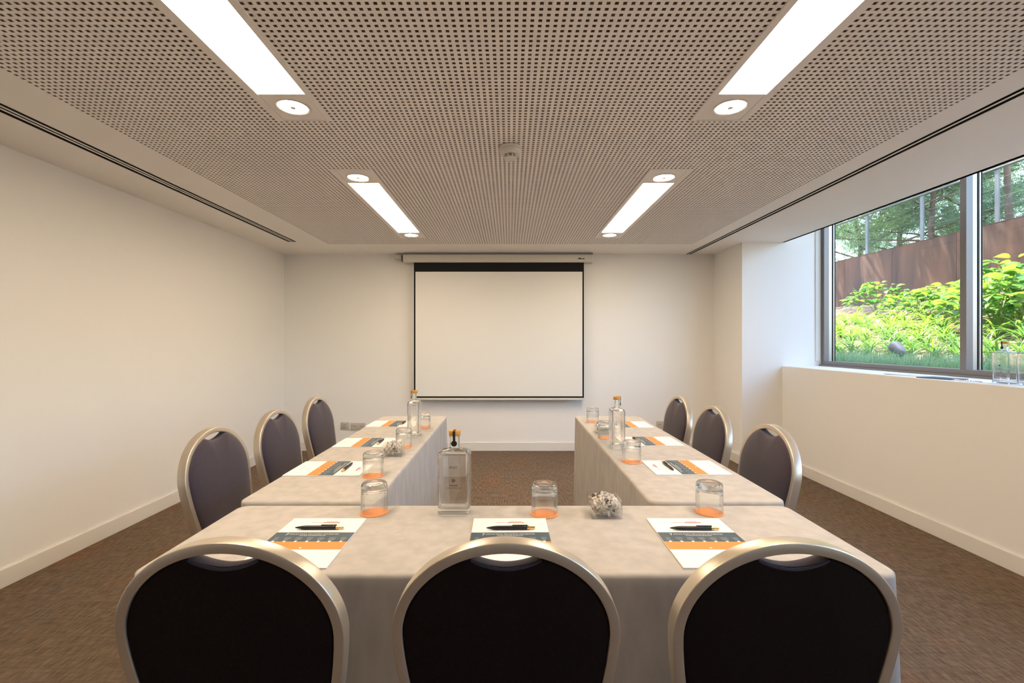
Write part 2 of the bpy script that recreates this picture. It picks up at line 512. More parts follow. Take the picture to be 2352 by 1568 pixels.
for (f, lab) in zip(FIX, (
        'long recessed ceiling light over the blank-wall end of the cross table',
        'recessed ceiling light over the side table by the blank wall',
        'long recessed ceiling light over the window end of the cross table',
        'recessed ceiling light over the side table by the window')):
    placed(LIGHT, used, ((f[0] + f[1]) / 2, (f[2] + f[3]) / 2, ZC), 0, lab, 'recessed ceiling lights'); used = True

# smoke detector
t = thing('smoke_detector', 'round white smoke detector hanging from the perforated ceiling', 'smoke detector', (0.004, 2.42, ZC))
m_ = MB(); m_.lathe([(0, 0), (0.052, 0), (0.057, -0.003), (0.057, -0.016), (0.054, -0.018), (0, -0.018)], 40)
part('base', m_, WHITEPL, t, 35)
m_ = MB(); m_.lathe([(0.054, -0.018), (0.056, -0.020), (0.056, -0.030), (0.050, -0.040), (0.036, -0.044), (0.032, -0.044)], 40)
part('body', m_, WHITEPL, t, 35)
m_ = MB(); m_.lathe([(0.026, -0.042), (0.026, -0.061)], 24)
part('sensor_core', m_, BLACK, t)
for k in range(2):
    m_ = MB(); m_.lathe([(0.026, -0.047 - 0.006 * k), (0.031, -0.047 - 0.006 * k), (0.031, -0.0485 - 0.006 * k), (0.026, -0.0485 - 0.006 * k)], 32, close=True)
    part('vent_ring', m_, WHITEPL, t, 30)
for k in range(8):
    a = 2 * math.pi * (k + 0.5) / 8
    m_ = MB(); m_.box(-0.003, 0.003, -0.003, 0.003, -0.061, -0.043)
    part('vent_rib', m_, WHITEPL, t, None, (0.029 * math.cos(a), 0.029 * math.sin(a), 0), (0, 0, a))
m_ = MB(); m_.lathe([(0.032, -0.058), (0.033, -0.060), (0.030, -0.066), (0.015, -0.069), (0, -0.0695)], 32)
part('cap', m_, WHITEPL, t, 35)

# ------------------------------------------------------------------ projection screen
t = thing('projection_screen', 'white roll-down projection screen with black border on the wall', 'screen', (0.0, 5.33, 0))
def zpx(y, d): return CAM_Z - (y - 784) * d / F_PX
def xpx(x, d): return (x - 1170) * d / F_PX
D = 5.30
m_ = MB(); m_.box(xpx(926, D), xpx(1363, D), -0.06, 0.05, zpx(603, D), zpx(585, D), 0.012, 3)
case = part('case', m_, CASE, t, 35)
m_ = MB(); m_.box(xpx(926, D) + 0.004, xpx(1363, D) - 0.004, -0.03, 0.05, zpx(585, D), ZC - 0.001)
part('mount_rail', m_, GREYINK, t)
m_ = MB(); m_.box(xpx(903, D), xpx(925, D), 0.0, 0.05, zpx(593, D), zpx(584, D), 0.006)
part('wall_bracket', m_, CASE, t, 35)
m_ = MB(); m_.box(xpx(921, D), xpx(926, D), -0.01, 0.05, zpx(599, D), zpx(585, D))
part('end_cap', m_, BLACK, t)
yy = -0.035
m_ = MB(); m_.box(xpx(951, D), xpx(1341, D), yy, yy + 0.0015, zpx(914, D), zpx(603, D) + 0.01)
part('black_border', m_, SCREENB, t)
m_ = MB(); m_.box(xpx(954.5, D), xpx(1337.5, D), yy - 0.0015, yy, zpx(909.5, D), zpx(624, D))
part('screen_sheet', m_, SCREENW, t)
m_ = MB(); m_.box(xpx(951, D), xpx(1341, D), yy - 0.012, yy + 0.012, zpx(918.5, D), zpx(913.5, D), 0.005, 3)
part('weight_bar', m_, CASE, t, 40)
m_ = MB()
for (a0, a1, z0, z1) in ((1325, 1328, 595.6, 594.6), (1328, 1334, 596, 593), (1334, 1338, 596, 594.4), (1338, 1342, 596.2, 594)):
    m_.box(xpx(a0, D), xpx(a1, D) - 0.002, -0.0612, -0.06, zpx(z0, D), zpx(z1, D))
part('brand_print', m_, BLACK, t)['kind'] = 'stuff'

# ------------------------------------------------------------------ wall outlets
def outlet(x0, x1, y0, y1, kind, label):
    d = YB
    X0, X1, Z0, Z1 = xpx(x0, d), xpx(x1, d), zpx(y1, d), zpx(y0, d)
    xc, zc = (X0 + X1) / 2, (Z0 + Z1) / 2
    t = thing('wall_outlet', label, 'wall outlet', (xc, d, zc), 0, 'outlets on the screen wall')
    w, h = (X1 - X0) / 2, (Z1 - Z0) / 2
    m_ = MB(); m_.box(-w, w, -0.010, 0, -h, h, 0.003)
    part('face_plate', m_, SOCKET, t, 35)
    n = 2 if kind == 'double' else 1
    for k in range(n):
        cx = 0 if n == 1 else (-w / 2 if k == 0 else w / 2)
        if kind == 'data':
            for q in (0.012, -0.017):
                m_ = MB(); m_.box(-0.016, 0.016, -0.0135, -0.010, q - 0.004, q + 0.006, 0.001, 1)
                part('port', m_, GREYINK, t)
        else:
            m_ = MB(); m_.lathe([(0.024, -0.010), (0.024, -0.0125), (0.020, -0.0125), (0.0195, -0.0105), (0, -0.0105)], 28, (cx, 0, 0), 'y')
            so = part('socket_well', m_, SOCKET, t, 30)
            for s in (-1, 1):
                m_ = MB(); m_.lathe([(0, -0.0112), (0.0042, -0.0112), (0.0042, -0.010)], 12, (cx + s * 0.0095, 0, 0.002), 'y')
                part('pin_hole', m_, BLACK, so)
outlet(783, 803, 969, 986, 'data', 'beige data outlet plate on the wall below the screen')
outlet(806, 840, 970.5, 987.5, 'double', 'double power socket beside the data outlet plate')
outlet(1507, 1541, 966.5, 984, 'double', 'double power socket on the wall behind the window-side table')

# ------------------------------------------------------------------ window
win = link('window_1', None, None, (0, 0, 0)); tag(win, 'large grey aluminium window looking onto the garden', None, None, 'structure')
FW = 0.046                                     # face width of the frame members
XO = XW + 0.10
def member(name, x0, x1, y0, y1, z0, z1, m__=ALU, bev=0.002):
    m2 = MB(); m2.box(x0, x1, y0, y1, z0, z1, bev, 1)
    return part(name, m2, m__, win)
ZT = ZA
M1 = 3.265; M2 = 1.78; M3 = 0.295; M4 = -1.19
member('bottom_rail', XW, XO + 0.02, YNEAR, YPIER, ZS, ZS + 0.052)
member('bottom_track', XW - 0.022, XW, YNEAR, YPIER, ZS, ZS + 0.016)
member('top_rail', XW, XO + 0.02, YNEAR, YPIER, ZT - 0.06, ZT)
for (name, yc0, yc1) in (('jamb', YPIER - FW, YPIER), ('mullion', M1 - FW / 2, M1 + FW / 2), ('mullion', M2 - FW / 2, M2 + FW / 2), ('mullion', M3 - FW / 2, M3 + FW / 2), ('mullion', M4 - FW / 2, M4 + FW / 2), ('jamb', YNEAR, YNEAR + FW)):
    member(name, XW, XW + 0.05, yc0, yc1, ZS + 0.05, ZT)
    # inner sash profile seen on its edge: side painted as lit, gasket, bead
    if yc0 > YNEAR + 0.01:
        member('sash_stile', XW + 0.05, XW + 0.082, yc0 + 0.004, yc1, ZS + 0.045, ZT, ALULIT)
        member('gasket', XW + 0.082, XW + 0.092, yc0 + 0.002, yc1, ZS + 0.045, ZT, GASKET)
        member('glazing_bead', XW + 0.092, XW + 0.104, yc0 - 0.002, yc1, ZS + 0.045, ZT, ALULIT)
        member('gasket', XW + 0.104, XW + 0.114, yc0 - 0.004, yc1, ZS + 0.045, ZT, GASKET)
for (y0, y1) in ((M1 + FW / 2, YPIER - FW), (M2 + FW / 2, M1 - FW / 2), (M3 + FW / 2, M2 - FW / 2), (M4 + FW / 2, M3 - FW / 2), (YNEAR + FW, M4 - FW / 2)):
    m2 = MB(); m2.add([(XW + 0.109, y0, ZS + 0.05), (XW + 0.109, y1, ZS + 0.05), (XW + 0.109, y1, ZT - 0.06), (XW + 0.109, y0, ZT - 0.06)], [(0, 1, 2, 3)])
    part('pane', m2, PANE, win)
member('blind_channel', XW - 0.062, XW - 0.012, YPIER - 0.010, YPIER, ZS + 0.05, ZT, WHITEPL)

# ------------------------------------------------------------------ tables and cloths
TZ = 0.75
def table(x0, x1, y0, y1, label):
    xc, yc = (x0 + x1) / 2, (y0 + y1) / 2
    t = thing('folding_table', label, 'table', (xc, yc, 0), 0, 'seminar tables under the cloths')
    w, d = (x1 - x0) / 2 - 0.012, (y1 - y0) / 2 - 0.012
    m_ = MB(); m_.box(-w, w, -d, d, TZ - 0.03, TZ - 0.0045, 0.003)
    part('table_top', m_, WHITEPL, t)
    longx = w > d
    for s in (-1, 1):
        lx, ly = (s * (w - 0.055), 0.11) if longx else (0, s * (d - 0.10))
        if not longx: lx = -0.14 if xc > 0 else 0.12
        m_ = MB(); m_.tube([(lx, ly, 0.02), (lx, ly, TZ - 0.03)], 0.016, 12)
        part('leg', m_, CHAMP, t, 40)
        m_ = MB()
        m_.box(lx - (0.02 if longx else 0.055), lx + (0.02 if longx else 0.055), ly - (0.08 if longx else 0.02), ly + (0.08 if longx else 0.02), 0.0, 0.022, 0.004)
        part('foot', m_, CHAMP, t)
    return t
def cloth(x0, x1, y0, y1, dents, label, seed):
    """draped cloth: rounded top edge, long skirt with soft folds; dents = (side, centre, half width, depth)"""
    rnd = random.Random(seed)
    r = 0.035; pts = []                        # outline (x, y, nx, ny, s)
    cx = [(x1 - r, y0 + r, -90), (x1 - r, y1 - r, 0), (x0 + r, y1 - r, 90), (x0 + r, y0 + r, 180)]
    def seg(a, b_, nx, ny):
        L = math.hypot(b_[0] - a[0], b_[1] - a[1]); n = max(2, int(L / 0.014))
        for i in range(n):
            k = i / n; pts.append((a[0] + (b_[0] - a[0]) * k, a[1] + (b_[1] - a[1]) * k, nx, ny, 0.0))
    def arc(c, a0):
        for i in range(8):
            a = R(a0 + 90 * i / 8); pts.append((c[0] + r * math.cos(a), c[1] + r * math.sin(a), math.cos(a), math.sin(a), 1.0 - abs(i / 8 - 0.5)))
    seg((x0 + r, y0), (x1 - r, y0), 0, -1); arc(cx[0][:2], -90)
    seg((x1, y0 + r), (x1, y1 - r), 1, 0); arc(cx[1][:2], 0)
    seg((x1 - r, y1), (x0 + r, y1), 0, 1); arc(cx[2][:2], 90)
    seg((x0, y1 - r), (x0, y0 + r), -1, 0); arc(cx[3][:2], 180)
    N = len(pts)
    ph = [rnd.uniform(0, 6.28) for _ in range(6)]
    levels = [(-0.012, 0.0), (-0.006, -0.0008), (-0.0015, -0.004), (0.0, -0.010)]
    for z in (0.028, 0.06, 0.10, 0.14, 0.18, 0.215, 0.25, 0.260, 0.265, 0.270, 0.275, 0.280, 0.286, 0.31, 0.36, 0.44, 0.54, 0.64, TZ - 0.004):
        levels.append((None, -z))
    vs = []
    for off, dz in levels:
        for i, (x, y, nx, ny, cor) in enumerate(pts):
            u = i / N * 2 * math.pi
            if off is None:
                h = min(1.0, -dz / 0.7)
                o = 0.004 * h * (math.sin(9 * u + ph[0]) + 0.7 * math.sin(17 * u + ph[1]) + 0.5 * math.sin(31 * u + ph[2])) + 0.004 * h
                o += 0.022 * cor * h
                o = max(o, -0.002)
            else:
                o = off
            X, Y = x + nx * o, y + ny * o
            if off is None and dents:
                e = max(0.0, min(1.0, (-dz - 0.260) / 0.026)); e = e * e * (3 - 2 * e)
                for (side, c, hwid, dep) in dents:
                    tcoord = X if side in ('y0', 'y1') else Y
                    q = max(0.0, min(1.0, (hwid + 0.035 - abs(tcoord - c)) / 0.035)); q = q * q * (3 - 2 * q)
                    if e * q < 0.01: continue
                    if side == 'y0': Y = max(Y, y0 + dep * e * q)
                    if side == 'x0': X = max(X, x0 + dep * e * q)
                    if side == 'x1': X = min(X, x1 - dep * e * q)
            vs.append((X, Y, TZ + dz))
    m_ = MB(); m_.v = vs
    for k in range(len(levels) - 1):
        for i in range(N):
            j = (i + 1) % N
            m_.f.append((k * N + i, k * N + j, (k + 1) * N + j, (k + 1) * N + i))
    m_.f.append(tuple(range(N)))
    o = part('tablecloth', m_, CLOTH, None, 50)
    return tag(o, label, 'tablecloth', 'cloths of the U-shaped table')
FT = (-0.855, 0.88, 1.035, 1.478)
LT = (-0.885, -0.435, 1.505, 3.245)
RT = (0.455, 0.905, 1.505, 3.245)
CH_F = [(-0.515, 0.87), (-0.006, 0.87), (0.512, 0.87)]
CH_L = [(-1.213, 1.93), (-1.20, 2.42), (-1.228, 3.0)]
CH_R = [(1.11, 2.0), (1.12, 2.58), (1.10, 3.05)]
table(*FT, 'narrow table of the cross side, under the cloth')
table(*LT, 'narrow table along the blank wall, under the cloth')
table(*RT, 'narrow table along the window, under the cloth')
cloth(*FT, [('y0', c[0], 0.235, 0.345) for c in CH_F], 'beige cloth draped over the cross table joining the two side tables', 1)
cloth(*LT, [('x0', c[1], 0.235, 0.17) for c in CH_L], 'beige cloth draped over the side table by the blank wall', 2)
cloth(*RT, [('x1', c[1], 0.235, 0.272) for c in CH_R], 'beige cloth draped over the side table by the window', 3)

# ------------------------------------------------------------------ chairs
def ring_half(u):                              # centre-line half width of the back hoop at height u
    top, wide, low = 0.901, 0.728, 0.45
    if u >= wide:
        k = min(1.0, (u - wide) / (top - wide)); return 0.201 * math.sqrt(max(0.0, 1 - k * k))
    k = (wide - u) / (wide - low); return 0.201 - 0.050 * k ** 1.5
def back_y(u):
    return -(u - 0.72) * 0.155 - 0.10 * max(0.0, u - 0.72) ** 2 + 0.12 * (u - 0.72) ** 2
def hoop_points():
    P = []
    for i in range(12): P.append((ring_half(0.40 + 0.328 * i / 12), 0.40 + 0.328 * i / 12))
    for i in range(0, 25):
        a = math.pi / 2 * i / 24; P.append((0.201 * math.cos(a), 0.728 + 0.173 * math.sin(a)))
    left = [(-x, u) for x, u in reversed(P[:-1])]
    return P + left
def make_chair():
    t = thing('banquet_chair', 'x', 'chair')
    P = hoop_points()
    # back hoop: flat bar, 18 mm across the hoop, 32 mm deep
    prof = []
    a_, d_ = 0.0098, 0.016; rb = 0.0022
    for (sx, sy, a0) in ((1, 1, 0), (-1, 1, 90), (-1, -1, 180), (1, -1, 270)):
        for k in range(4):
            a = R(a0 + 30 * k); prof.append((sx * (a_ - rb) + rb * math.cos(a), sy * (d_ - rb) + rb * math.sin(a)))
    m_ = MB(); rings = []
    for i, (x, u) in enumerate(P):
        q0, q1 = P[max(0, i - 1)], P[min(len(P) - 1, i + 1)]
        tx, tu = q1[0] - q0[0], q1[1] - q0[1]; L = math.hypot(tx, tu)
        nx, nu = tu / L, -tx / L
        ring = []
        for (pa, pd) in prof:
            X, U = x + nx * pa, u + nu * pa
            ring.append(len(m_.v)); m_.v.append((X, back_y(u) + pd, U))
        rings.append(ring)
    n = len(prof)
    for A, B in zip(rings[:-1], rings[1:]):
        for i in range(n):
            j = (i + 1) % n; m_.f.append((A[i], A[j], B[j], B[i]))
    m_.f.append(tuple(rings[0])); m_.f.append(tuple(rings[-1]))
    part('back_frame', m_, CHAMP, t, 40)
    # padded back inside the hoop, with the crescent hand hole at the top
    out = []
    NB = 80
    inner = [(max(0.0, ring_half(u) - 0.0085), u) for u in [0.50 + 0.226 * i / 14 for i in range(14)]]
    for i in range(0, 29):
        a = math.pi / 2 * i / 28
        inner.append((0.1925 * math.cos(a), 0.728 + 0.1645 * math.sin(a)))
    def top_cut(x, u):
        if abs(x) < 0.068 and u > 0.8:
            low = 0.863 + 0.018 * (abs(x) / 0.068) ** 1.9
            return min(u, low)
        return u
    inner = [(x, top_cut(x, u)) for x, u in inner]
    k = 0.474
    bottom = [(0.0, 0.476), (0.06, 0.476), (0.11, 0.478), (0.138, 0.486)]
    half = bottom + inner
    ol = half + [(-x, u) for x, u in reversed(half[1:-1])]
    if abs(ol[len(half) - 1][0]) > 1e-4: pass
    cu = 0.69
    def pad(yfun, tlist):
        m2 = MB(); rings = []
        for tt in tlist:
            ring = []
            for (x, u) in ol:
                X, U = x * tt, cu + (u - cu) * tt
                ring.append(len(m2.v)); m2.v.append((X, back_y(U) + yfun(tt), U))
            rings.append(ring)
        nn = len(ol)
        return m2, rings, nn
    tl = [1.0, 0.995, 0.98, 0.95, 0.90, 0.8, 0.65, 0.45, 0.2]
    yf = [0.006, 0.014, 0.019, 0.023, 0.026, 0.030, 0.033, 0.035, 0.0355]
    m2 = MB(); rings = []
    m2.v += [(x * 1.0, back_y(u) - 0.010, u) for (x, u) in ol]; rings.append(list(range(len(ol))))
    for tt, yo in zip(tl, yf):
        ring = []
        for (x, u) in ol:
            X, U = x * tt, cu + (u - cu) * tt
            ring.append(len(m2.v)); m2.v.append((X, back_y(U) + yo, U))
        rings.append(ring)
    nn = len(ol)
    for A, B in zip(rings[:-1], rings[1:]):
        for i in range(nn):
            j = (i + 1) % nn; m2.f.append((A[i], A[j], B[j], B[i]))
    m2.f.append(tuple(rings[-1]))
    part('back_cushion', m2, PURPLE, t, 60)
    m2 = MB(); rings = []
    for tt, yo in ((0.995, -0.0095), (0.985, -0.0125), (0.96, -0.0135), (0.5, -0.0135)):
        ring = []
        for (x, u) in ol:
            X, U = x * tt, cu + (u - cu) * tt
            ring.append(len(m2.v)); m2.v.append((X, back_y(U) + yo, U))
        rings.append(ring)
    for A, B in zip(rings[:-1], rings[1:]):
        for i in range(nn):
            j = (i + 1) % nn; m2.f.append((A[i], A[j], B[j], B[i]))
    m2.f.append(tuple(rings[-1]))
    part('back_panel', m2, BACKF, t, 60)
    # piping along the hand hole
    pts = [(x / 20 * 0.064, 0) for x in range(-20, 21)]
    m2 = MB(); m2.tube([(x, back_y(0.865) - 0.0118, 0.863 + 0.018 * (abs(x) / 0.068) ** 1.9 - 0.0035) for x, _ in pts], 0.0030, 8)
    part('piping', m2, PURPLE, t, 60)
    # seat
    def outline(w0, w1, y0, y1, n_=14):
        o_ = []
        for (cxs, cys, a0, w) in ((1, y0, -90, w0), (1, y1, 0, w1), (-1, y1, 90, w1), (-1, y0, 180, w0)):
            rr = 0.07
            cyy = cys + rr if cys == y0 else cys - rr
            for q in range(8):
                a = R(a0 + 90 * q / 7); o_.append((cxs * (w - rr) + rr * math.cos(a), cyy + rr * math.sin(a)))
        return o_
    so = outline(0.178, 0.208, 0.062, 0.455)
    m2 = MB(); rings = []
    for (s, z) in ((0.97, 0.405), (1.0, 0.412), (1.0, 0.436), (0.985, 0.450), (0.95, 0.458), (0.86, 0.464), (0.6, 0.468)):
        ring = []
        for (x, y) in so:
            ring.append(len(m2.v)); m2.v.append((x * s, 0.262 + (y - 0.262) * s, z))
        rings.append(ring)
    for A, B in zip(rings[:-1], rings[1:]):
        for i in range(len(so)):
            j = (i + 1) % len(so); m2.f.append((A[i], A[j], B[j], B[i]))
    m2.f.append(tuple(rings[-1])); m2.f.append(tuple(reversed(rings[0])))
    part('seat', m2, PURPLE, t, 50)
    m2 = MB()
    m2.tube([(-0.148, 0.065, 0.393), (-0.176, 0.40, 0.393), (-0.15, 0.435, 0.393), (0.15, 0.435, 0.393), (0.176, 0.40, 0.393), (0.148, 0.065, 0.393)], 0.0105, 10)
    part('seat_frame', m2, CHAMP, t, 50)
    for s in (-1, 1):
        m2 = MB(); m2.tube([(s * 0.170, 0.395, 0.395), (s * 0.180, 0.405, 0.2), (s * 0.188, 0.412, 0.012)], [0.0125, 0.0115, 0.0105], 12)
        lg = part('leg', m2, CHAMP, t, 40)
        m2 = MB(); m2.lathe([(0, 0), (0.013, 0), (0.0135, 0.006), (0.012, 0.016), (0, 0.016)], 14, (s * 0.188, 0.412, 0.0))
        part('glide', m2, BLACK, lg, 40)
        m2 = MB(); m2.tube([(s * 0.1475, back_y(0.42), 0.43), (s * 0.152, 0.055, 0.33), (s * 0.165, 0.01, 0.16), (s * 0.178, -0.055, 0.012)], [0.0135, 0.013, 0.012, 0.0105], 12)
        lg = part('leg', m2, CHAMP, t, 40)
        m2 = MB(); m2.lathe([(0, 0), (0.013, 0), (0.0135, 0.006), (0.012, 0.016), (0, 0.016)], 14, (s * 0.178, -0.055, 0.0))
        part('glide', m2, BLACK, lg, 40)
    return t
CHAIR = make_chair(); used = False
GC = 'oval-backed chairs around the U-shaped table'
for (c, rz, lab) in (
        (CH_F[0], 0.0, 'oval-backed chair at the cross table, on the side of the blank wall'),
        (CH_F[1], 0.0, 'oval-backed chair in the middle of the three at the cross table'),
        (CH_F[2], 0.0, 'oval-backed chair at the cross table, on the window side'),
        (CH_L[0], -90, 'purple oval-backed chair by the blank wall, next to the cross table'),
        (CH_L[1], -90, 'purple oval-backed chair by the blank wall, middle of its row'),
        (CH_L[2], -90, 'purple oval-backed chair by the blank wall, next to the screen'),
        (CH_R[0], 90, 'purple oval-backed chair under the window, next to the cross table'),
        (CH_R[1], 90, 'purple oval-backed chair by the window wall, middle of its row'),
        (CH_R[2], 90, 'purple oval-backed chair by the wall pier, next to the screen')):
    placed(CHAIR, used, (c[0], c[1], 0), R(rz), lab, GC); used = True

# ------------------------------------------------------------------ note pads with pens
def text_mesh(s, size, align='LEFT', extrude=0.0):
    cu = bpy.data.curves.new('lettering', 'FONT'); cu.body = s; cu.size = size; cu.align_x = align
    cu.resolution_u = 2
    o = bpy.data.objects.new('lettering_tmp', cu); COL.objects.link(o)
    bpy.context.view_layer.update()
    me = bpy.data.meshes.new_from_object(o.evaluated_get(bpy.context.evaluated_depsgraph_get()))
    bpy.data.objects.remove(o); bpy.data.curves.remove(cu)
    return me
def fit(me, w):
    xs = [v.co.x for v in me.vertices]
    k = w / (max(xs) - min(xs)); x0 = min(xs)
    for v in me.vertices: v.co = Vector(((v.co.x - x0) * k, v.co.y * k, 0))
    return me
def make_pad():
    """local frame: centre of the sheet, y towards the head of the page"""
    t = thing('notepad', 'x', 'notepad')
    W, H, T = 0.105, 0.1485, 0.004
    m_ = MB(); m_.box(-W, W, -H, H, 0.0, T, 0.0006, 1)
    part('paper_block', m_, PAPER, t)
    def strip(name, y0, y1, m2):
        q = MB(); q.box(-W + 0.0003, W - 0.0003, y0, y1, T, T + 0.0002)
        return part(name, q, m2, t)
    ys = H - 0.101; yo = H - 0.159; ye = H - 0.204
    sb = strip('slate_band', yo, ys, SLATE); ob = strip('orange_band', ye, yo, ORANGE)
    z = T + 0.0004
    me = fit(text_mesh('7', 0.016), 0.0075); me.materials.append(WHITEINK)
    link('numeral', me, sb, (-0.075, ys - 0.0185, z))
    me = fit(text_mesh('DICAS PARA REUNI\u00d5ES EFICIENTES', 0.01), 0.130); me.materials.append(WHITEINK)
    link('title_lettering', me, sb, (-0.064, ys - 0.0145, z))
    rnd = random.Random(4)
    q = MB()
    x = -0.035
    while x < 0.032:
        w = rnd.uniform(0.003, 0.008); q.box(x, min(x + w, 0.034), ys - 0.0215, ys - 0.0198, T + 0.0002, z); x += w + 0.0014
    part('subtitle_print', q, WHITEINK, sb)['kind'] = 'stuff'
    q = MB(); q2 = MB()
    for k in range(7):
        xc = -0.088 + k * 0.0293
        for ln in range(5):
            w = rnd.uniform(0.008, 0.020); q.box(xc - w / 2, xc + w / 2, yo + 0.0245 - ln * 0.0042, yo + 0.0258 - ln * 0.0042, T + 0.0002, z)
        q2.lathe([(0, 0.00025), (0.0038, 0.00025)], 16, (xc, yo + 0.0005, T + 0.0003))
    part('column_print', q, GREYINK, sb)['kind'] = 'stuff'
    o = part('icon_row', q2, WHITEINK, ob); o['kind'] = 'stuff'
    q = MB(); q.lathe([(0, 0.0002), (0.003, 0.0002)], 12, (0, ye + 0.008, T + 0.0002))
    part('footer_mark', q, WHITEINK, ob)
    # letterhead: thin rule, two short lines of red print
    q = MB(); q.box(-0.040, -0.008, H - 0.0335, H - 0.0325, T, z)
    x = -0.006
    while x < 0.034:
        w = rnd.uniform(0.003, 0.0055); q.box(x, x + w, H - 0.0365, H - 0.0305, T, z); x += w + 0.001
    x = 0.0
    while x < 0.032:
        w = rnd.uniform(0.002, 0.005); q.box(x, x + w, H - 0.027, H - 0.024, T, z); x += w + 0.0015
    part('letterhead_print', q, REDINK, t)['kind'] = 'stuff'
    q = MB()
    for (a0, a1) in ((-0.030, -0.014), (-0.010, 0.004), (0.008, 0.026)):
        q.box(a0, a1, -H + 0.030, -H + 0.0315, T, z)
    part('foot_print', q, GREYINK, t)['kind'] = 'stuff'
    return t
def make_pen():
    """local frame: along x, tip at -x, resting on z = 0"""
    t = thing('ballpoint_pen', 'x', 'pen')
    m_ = MB(); m_.lathe([(0, -0.067), (0.0014, -0.0665), (0.0026, -0.060), (0.0046, -0.048), (0.0054, -0.036), (0.0054, 0.044), (0.0051, 0.045), (0, 0.045)], 20, (0, 0, 0.0054), 'x')
    part('barrel', m_, PENBLACK, t, 35)
    m_ = MB(); m_.lathe([(0, 0.045), (0.0049, 0.045), (0.0049, 0.052), (0.0034, 0.0535), (0.0034, 0.066), (0, 0.0668)], 20, (0, 0, 0.0054), 'x')
    part('push_button', m_, GOLD, t, 35)
    m_ = MB(); m_.box(0.004, 0.046, -0.0022, 0.0022, 0.0118, 0.0128, 0.0004, 1); m_.box(0.040, 0.046, -0.0022, 0.0022, 0.0095, 0.0125)
    part('clip', m_, PENBLACK, t)
    m_ = MB(); m_.box(0.0370, 0.0415, -0.0026, 0.0026, 0.0106, 0.0110)
    part('logo_mark', m_, GREYINK, t)
    return t
PAD = make_pad(); PEN = make_pen(); used = False
GP, GN = 'branded note pads on the table', 'black pens on the note pads'
PADS = [
    (-0.523, 1.2075, 0, 'cross table, on the side of the blank wall'),
    (0.0025, 1.2075, 0, 'cross table, in the middle'),
    (0.504, 1.2075, 0, 'cross table, on the window side'),
    (-0.728, 1.895, -90, 'side table by the blank wall, next to the cross table'),
    (-0.725, 2.380, -90, 'side table by the blank wall, in the middle'),
    (-0.728, 2.920, -90, 'side table by the blank wall, next to the screen'),
    (0.720, 1.910, 90, 'window-side table, next to the cross table'),
    (0.722, 2.410, 90, 'window-side table, in the middle'),
    (0.722, 2.895, 90, 'window-side table, next to the screen')]
for i, (x, y, rz, where) in enumerate(PADS):
    rr = R(rz + (0.0, 0.6, -0.5)[i % 3])
    placed(PAD, used, (x, y, TZ), rr, 'pad on the ' + where, GP)
    # the pen lies across the page along the head of the slate band
    off = Vector((0.002, 0.0655 + (0.002, 0.0, -0.003)[i % 3], 0)); off.rotate(Euler((0, 0, rr)))
    placed(PEN, used, (x + off.x, y + off.y, TZ + 0.0042), rr + R((1.0, 0.3, -0.8)[i % 3]), 'black pen with gold button, ' + where, GN)
    used = True

# ------------------------------------------------------------------ tumblers on coasters
def make_glass():
    t_ = MB()                                   # turned upside down: rim below, thick base on top
    prof = [(0.0375, 0.0), (0.0388, 0.0012), (0.0390, 0.004), (0.0392, 0.045), (0.0388, 0.078), (0.0375, 0.0855), (0.0350, 0.0885), (0.030, 0.0890), (0.0, 0.0875),
            (0.0, 0.0690), (0.020, 0.0695), (0.031, 0.0680), (0.0352, 0.0630), (0.0370, 0.045), (0.0372, 0.004), (0.0372, 0.0012)]
    t_.lathe(prof[:9], 48); t_.lathe(prof[9:] + [prof[0]], 48)
    me = t_.mesh('tumbler', GLASS, 50)
    bm = bmesh.new(); bm.from_mesh(me); bmesh.ops.remove_doubles(bm, verts=bm.verts, dist=1e-5)
    bmesh.ops.recalc_face_normals(bm, faces=bm.faces); bm.to_mesh(me); bm.free()
    return link('drinking_glass', me)
def make_coaster():
    m_ = MB(); m_.lathe([(0, 0), (0.0415, 0), (0.0425, 0.0008), (0.0425, 0.0022), (0.0415, 0.003), (0, 0.003)], 48)
    return part('drink_coaster', m_, COASTER, None, 40)
TUMB, COAST = make_glass(), make_coaster(); used = False
TUMB['category'] = 'glass'; COAST['category'] = 'coaster'
for (x, y, where) in (
        (-0.411, 1.412, 'behind the cross-table pad by the blank wall'),
        (0.106, 1.402, 'behind the middle pad of the cross table'),
        (0.609, 1.414, 'behind the cross-table pad on the window side'),
        (-0.528, 1.80, 'by the blank-wall side pad next to the cross table'),
        (-0.520, 2.285, 'behind the clear box on the blank-wall side table'),
        (-0.516, 2.80, 'behind the bottle on the blank-wall side table'),
        (0.528, 2.005, 'before the bottle on the window-side table'),
        (0.518, 2.50, 'between bottle and clear box on the window-side table'),
        (0.540, 3.01, 'at the screen end of the window-side table')):
    placed(COAST, used, (x, y, TZ), 0, 'orange coaster ' + where, 'orange coasters')
    placed(TUMB, used, (x, y, TZ + 0.003), 0, 'upturned tumbler on its coaster ' + where, 'upturned tumblers'); used = True

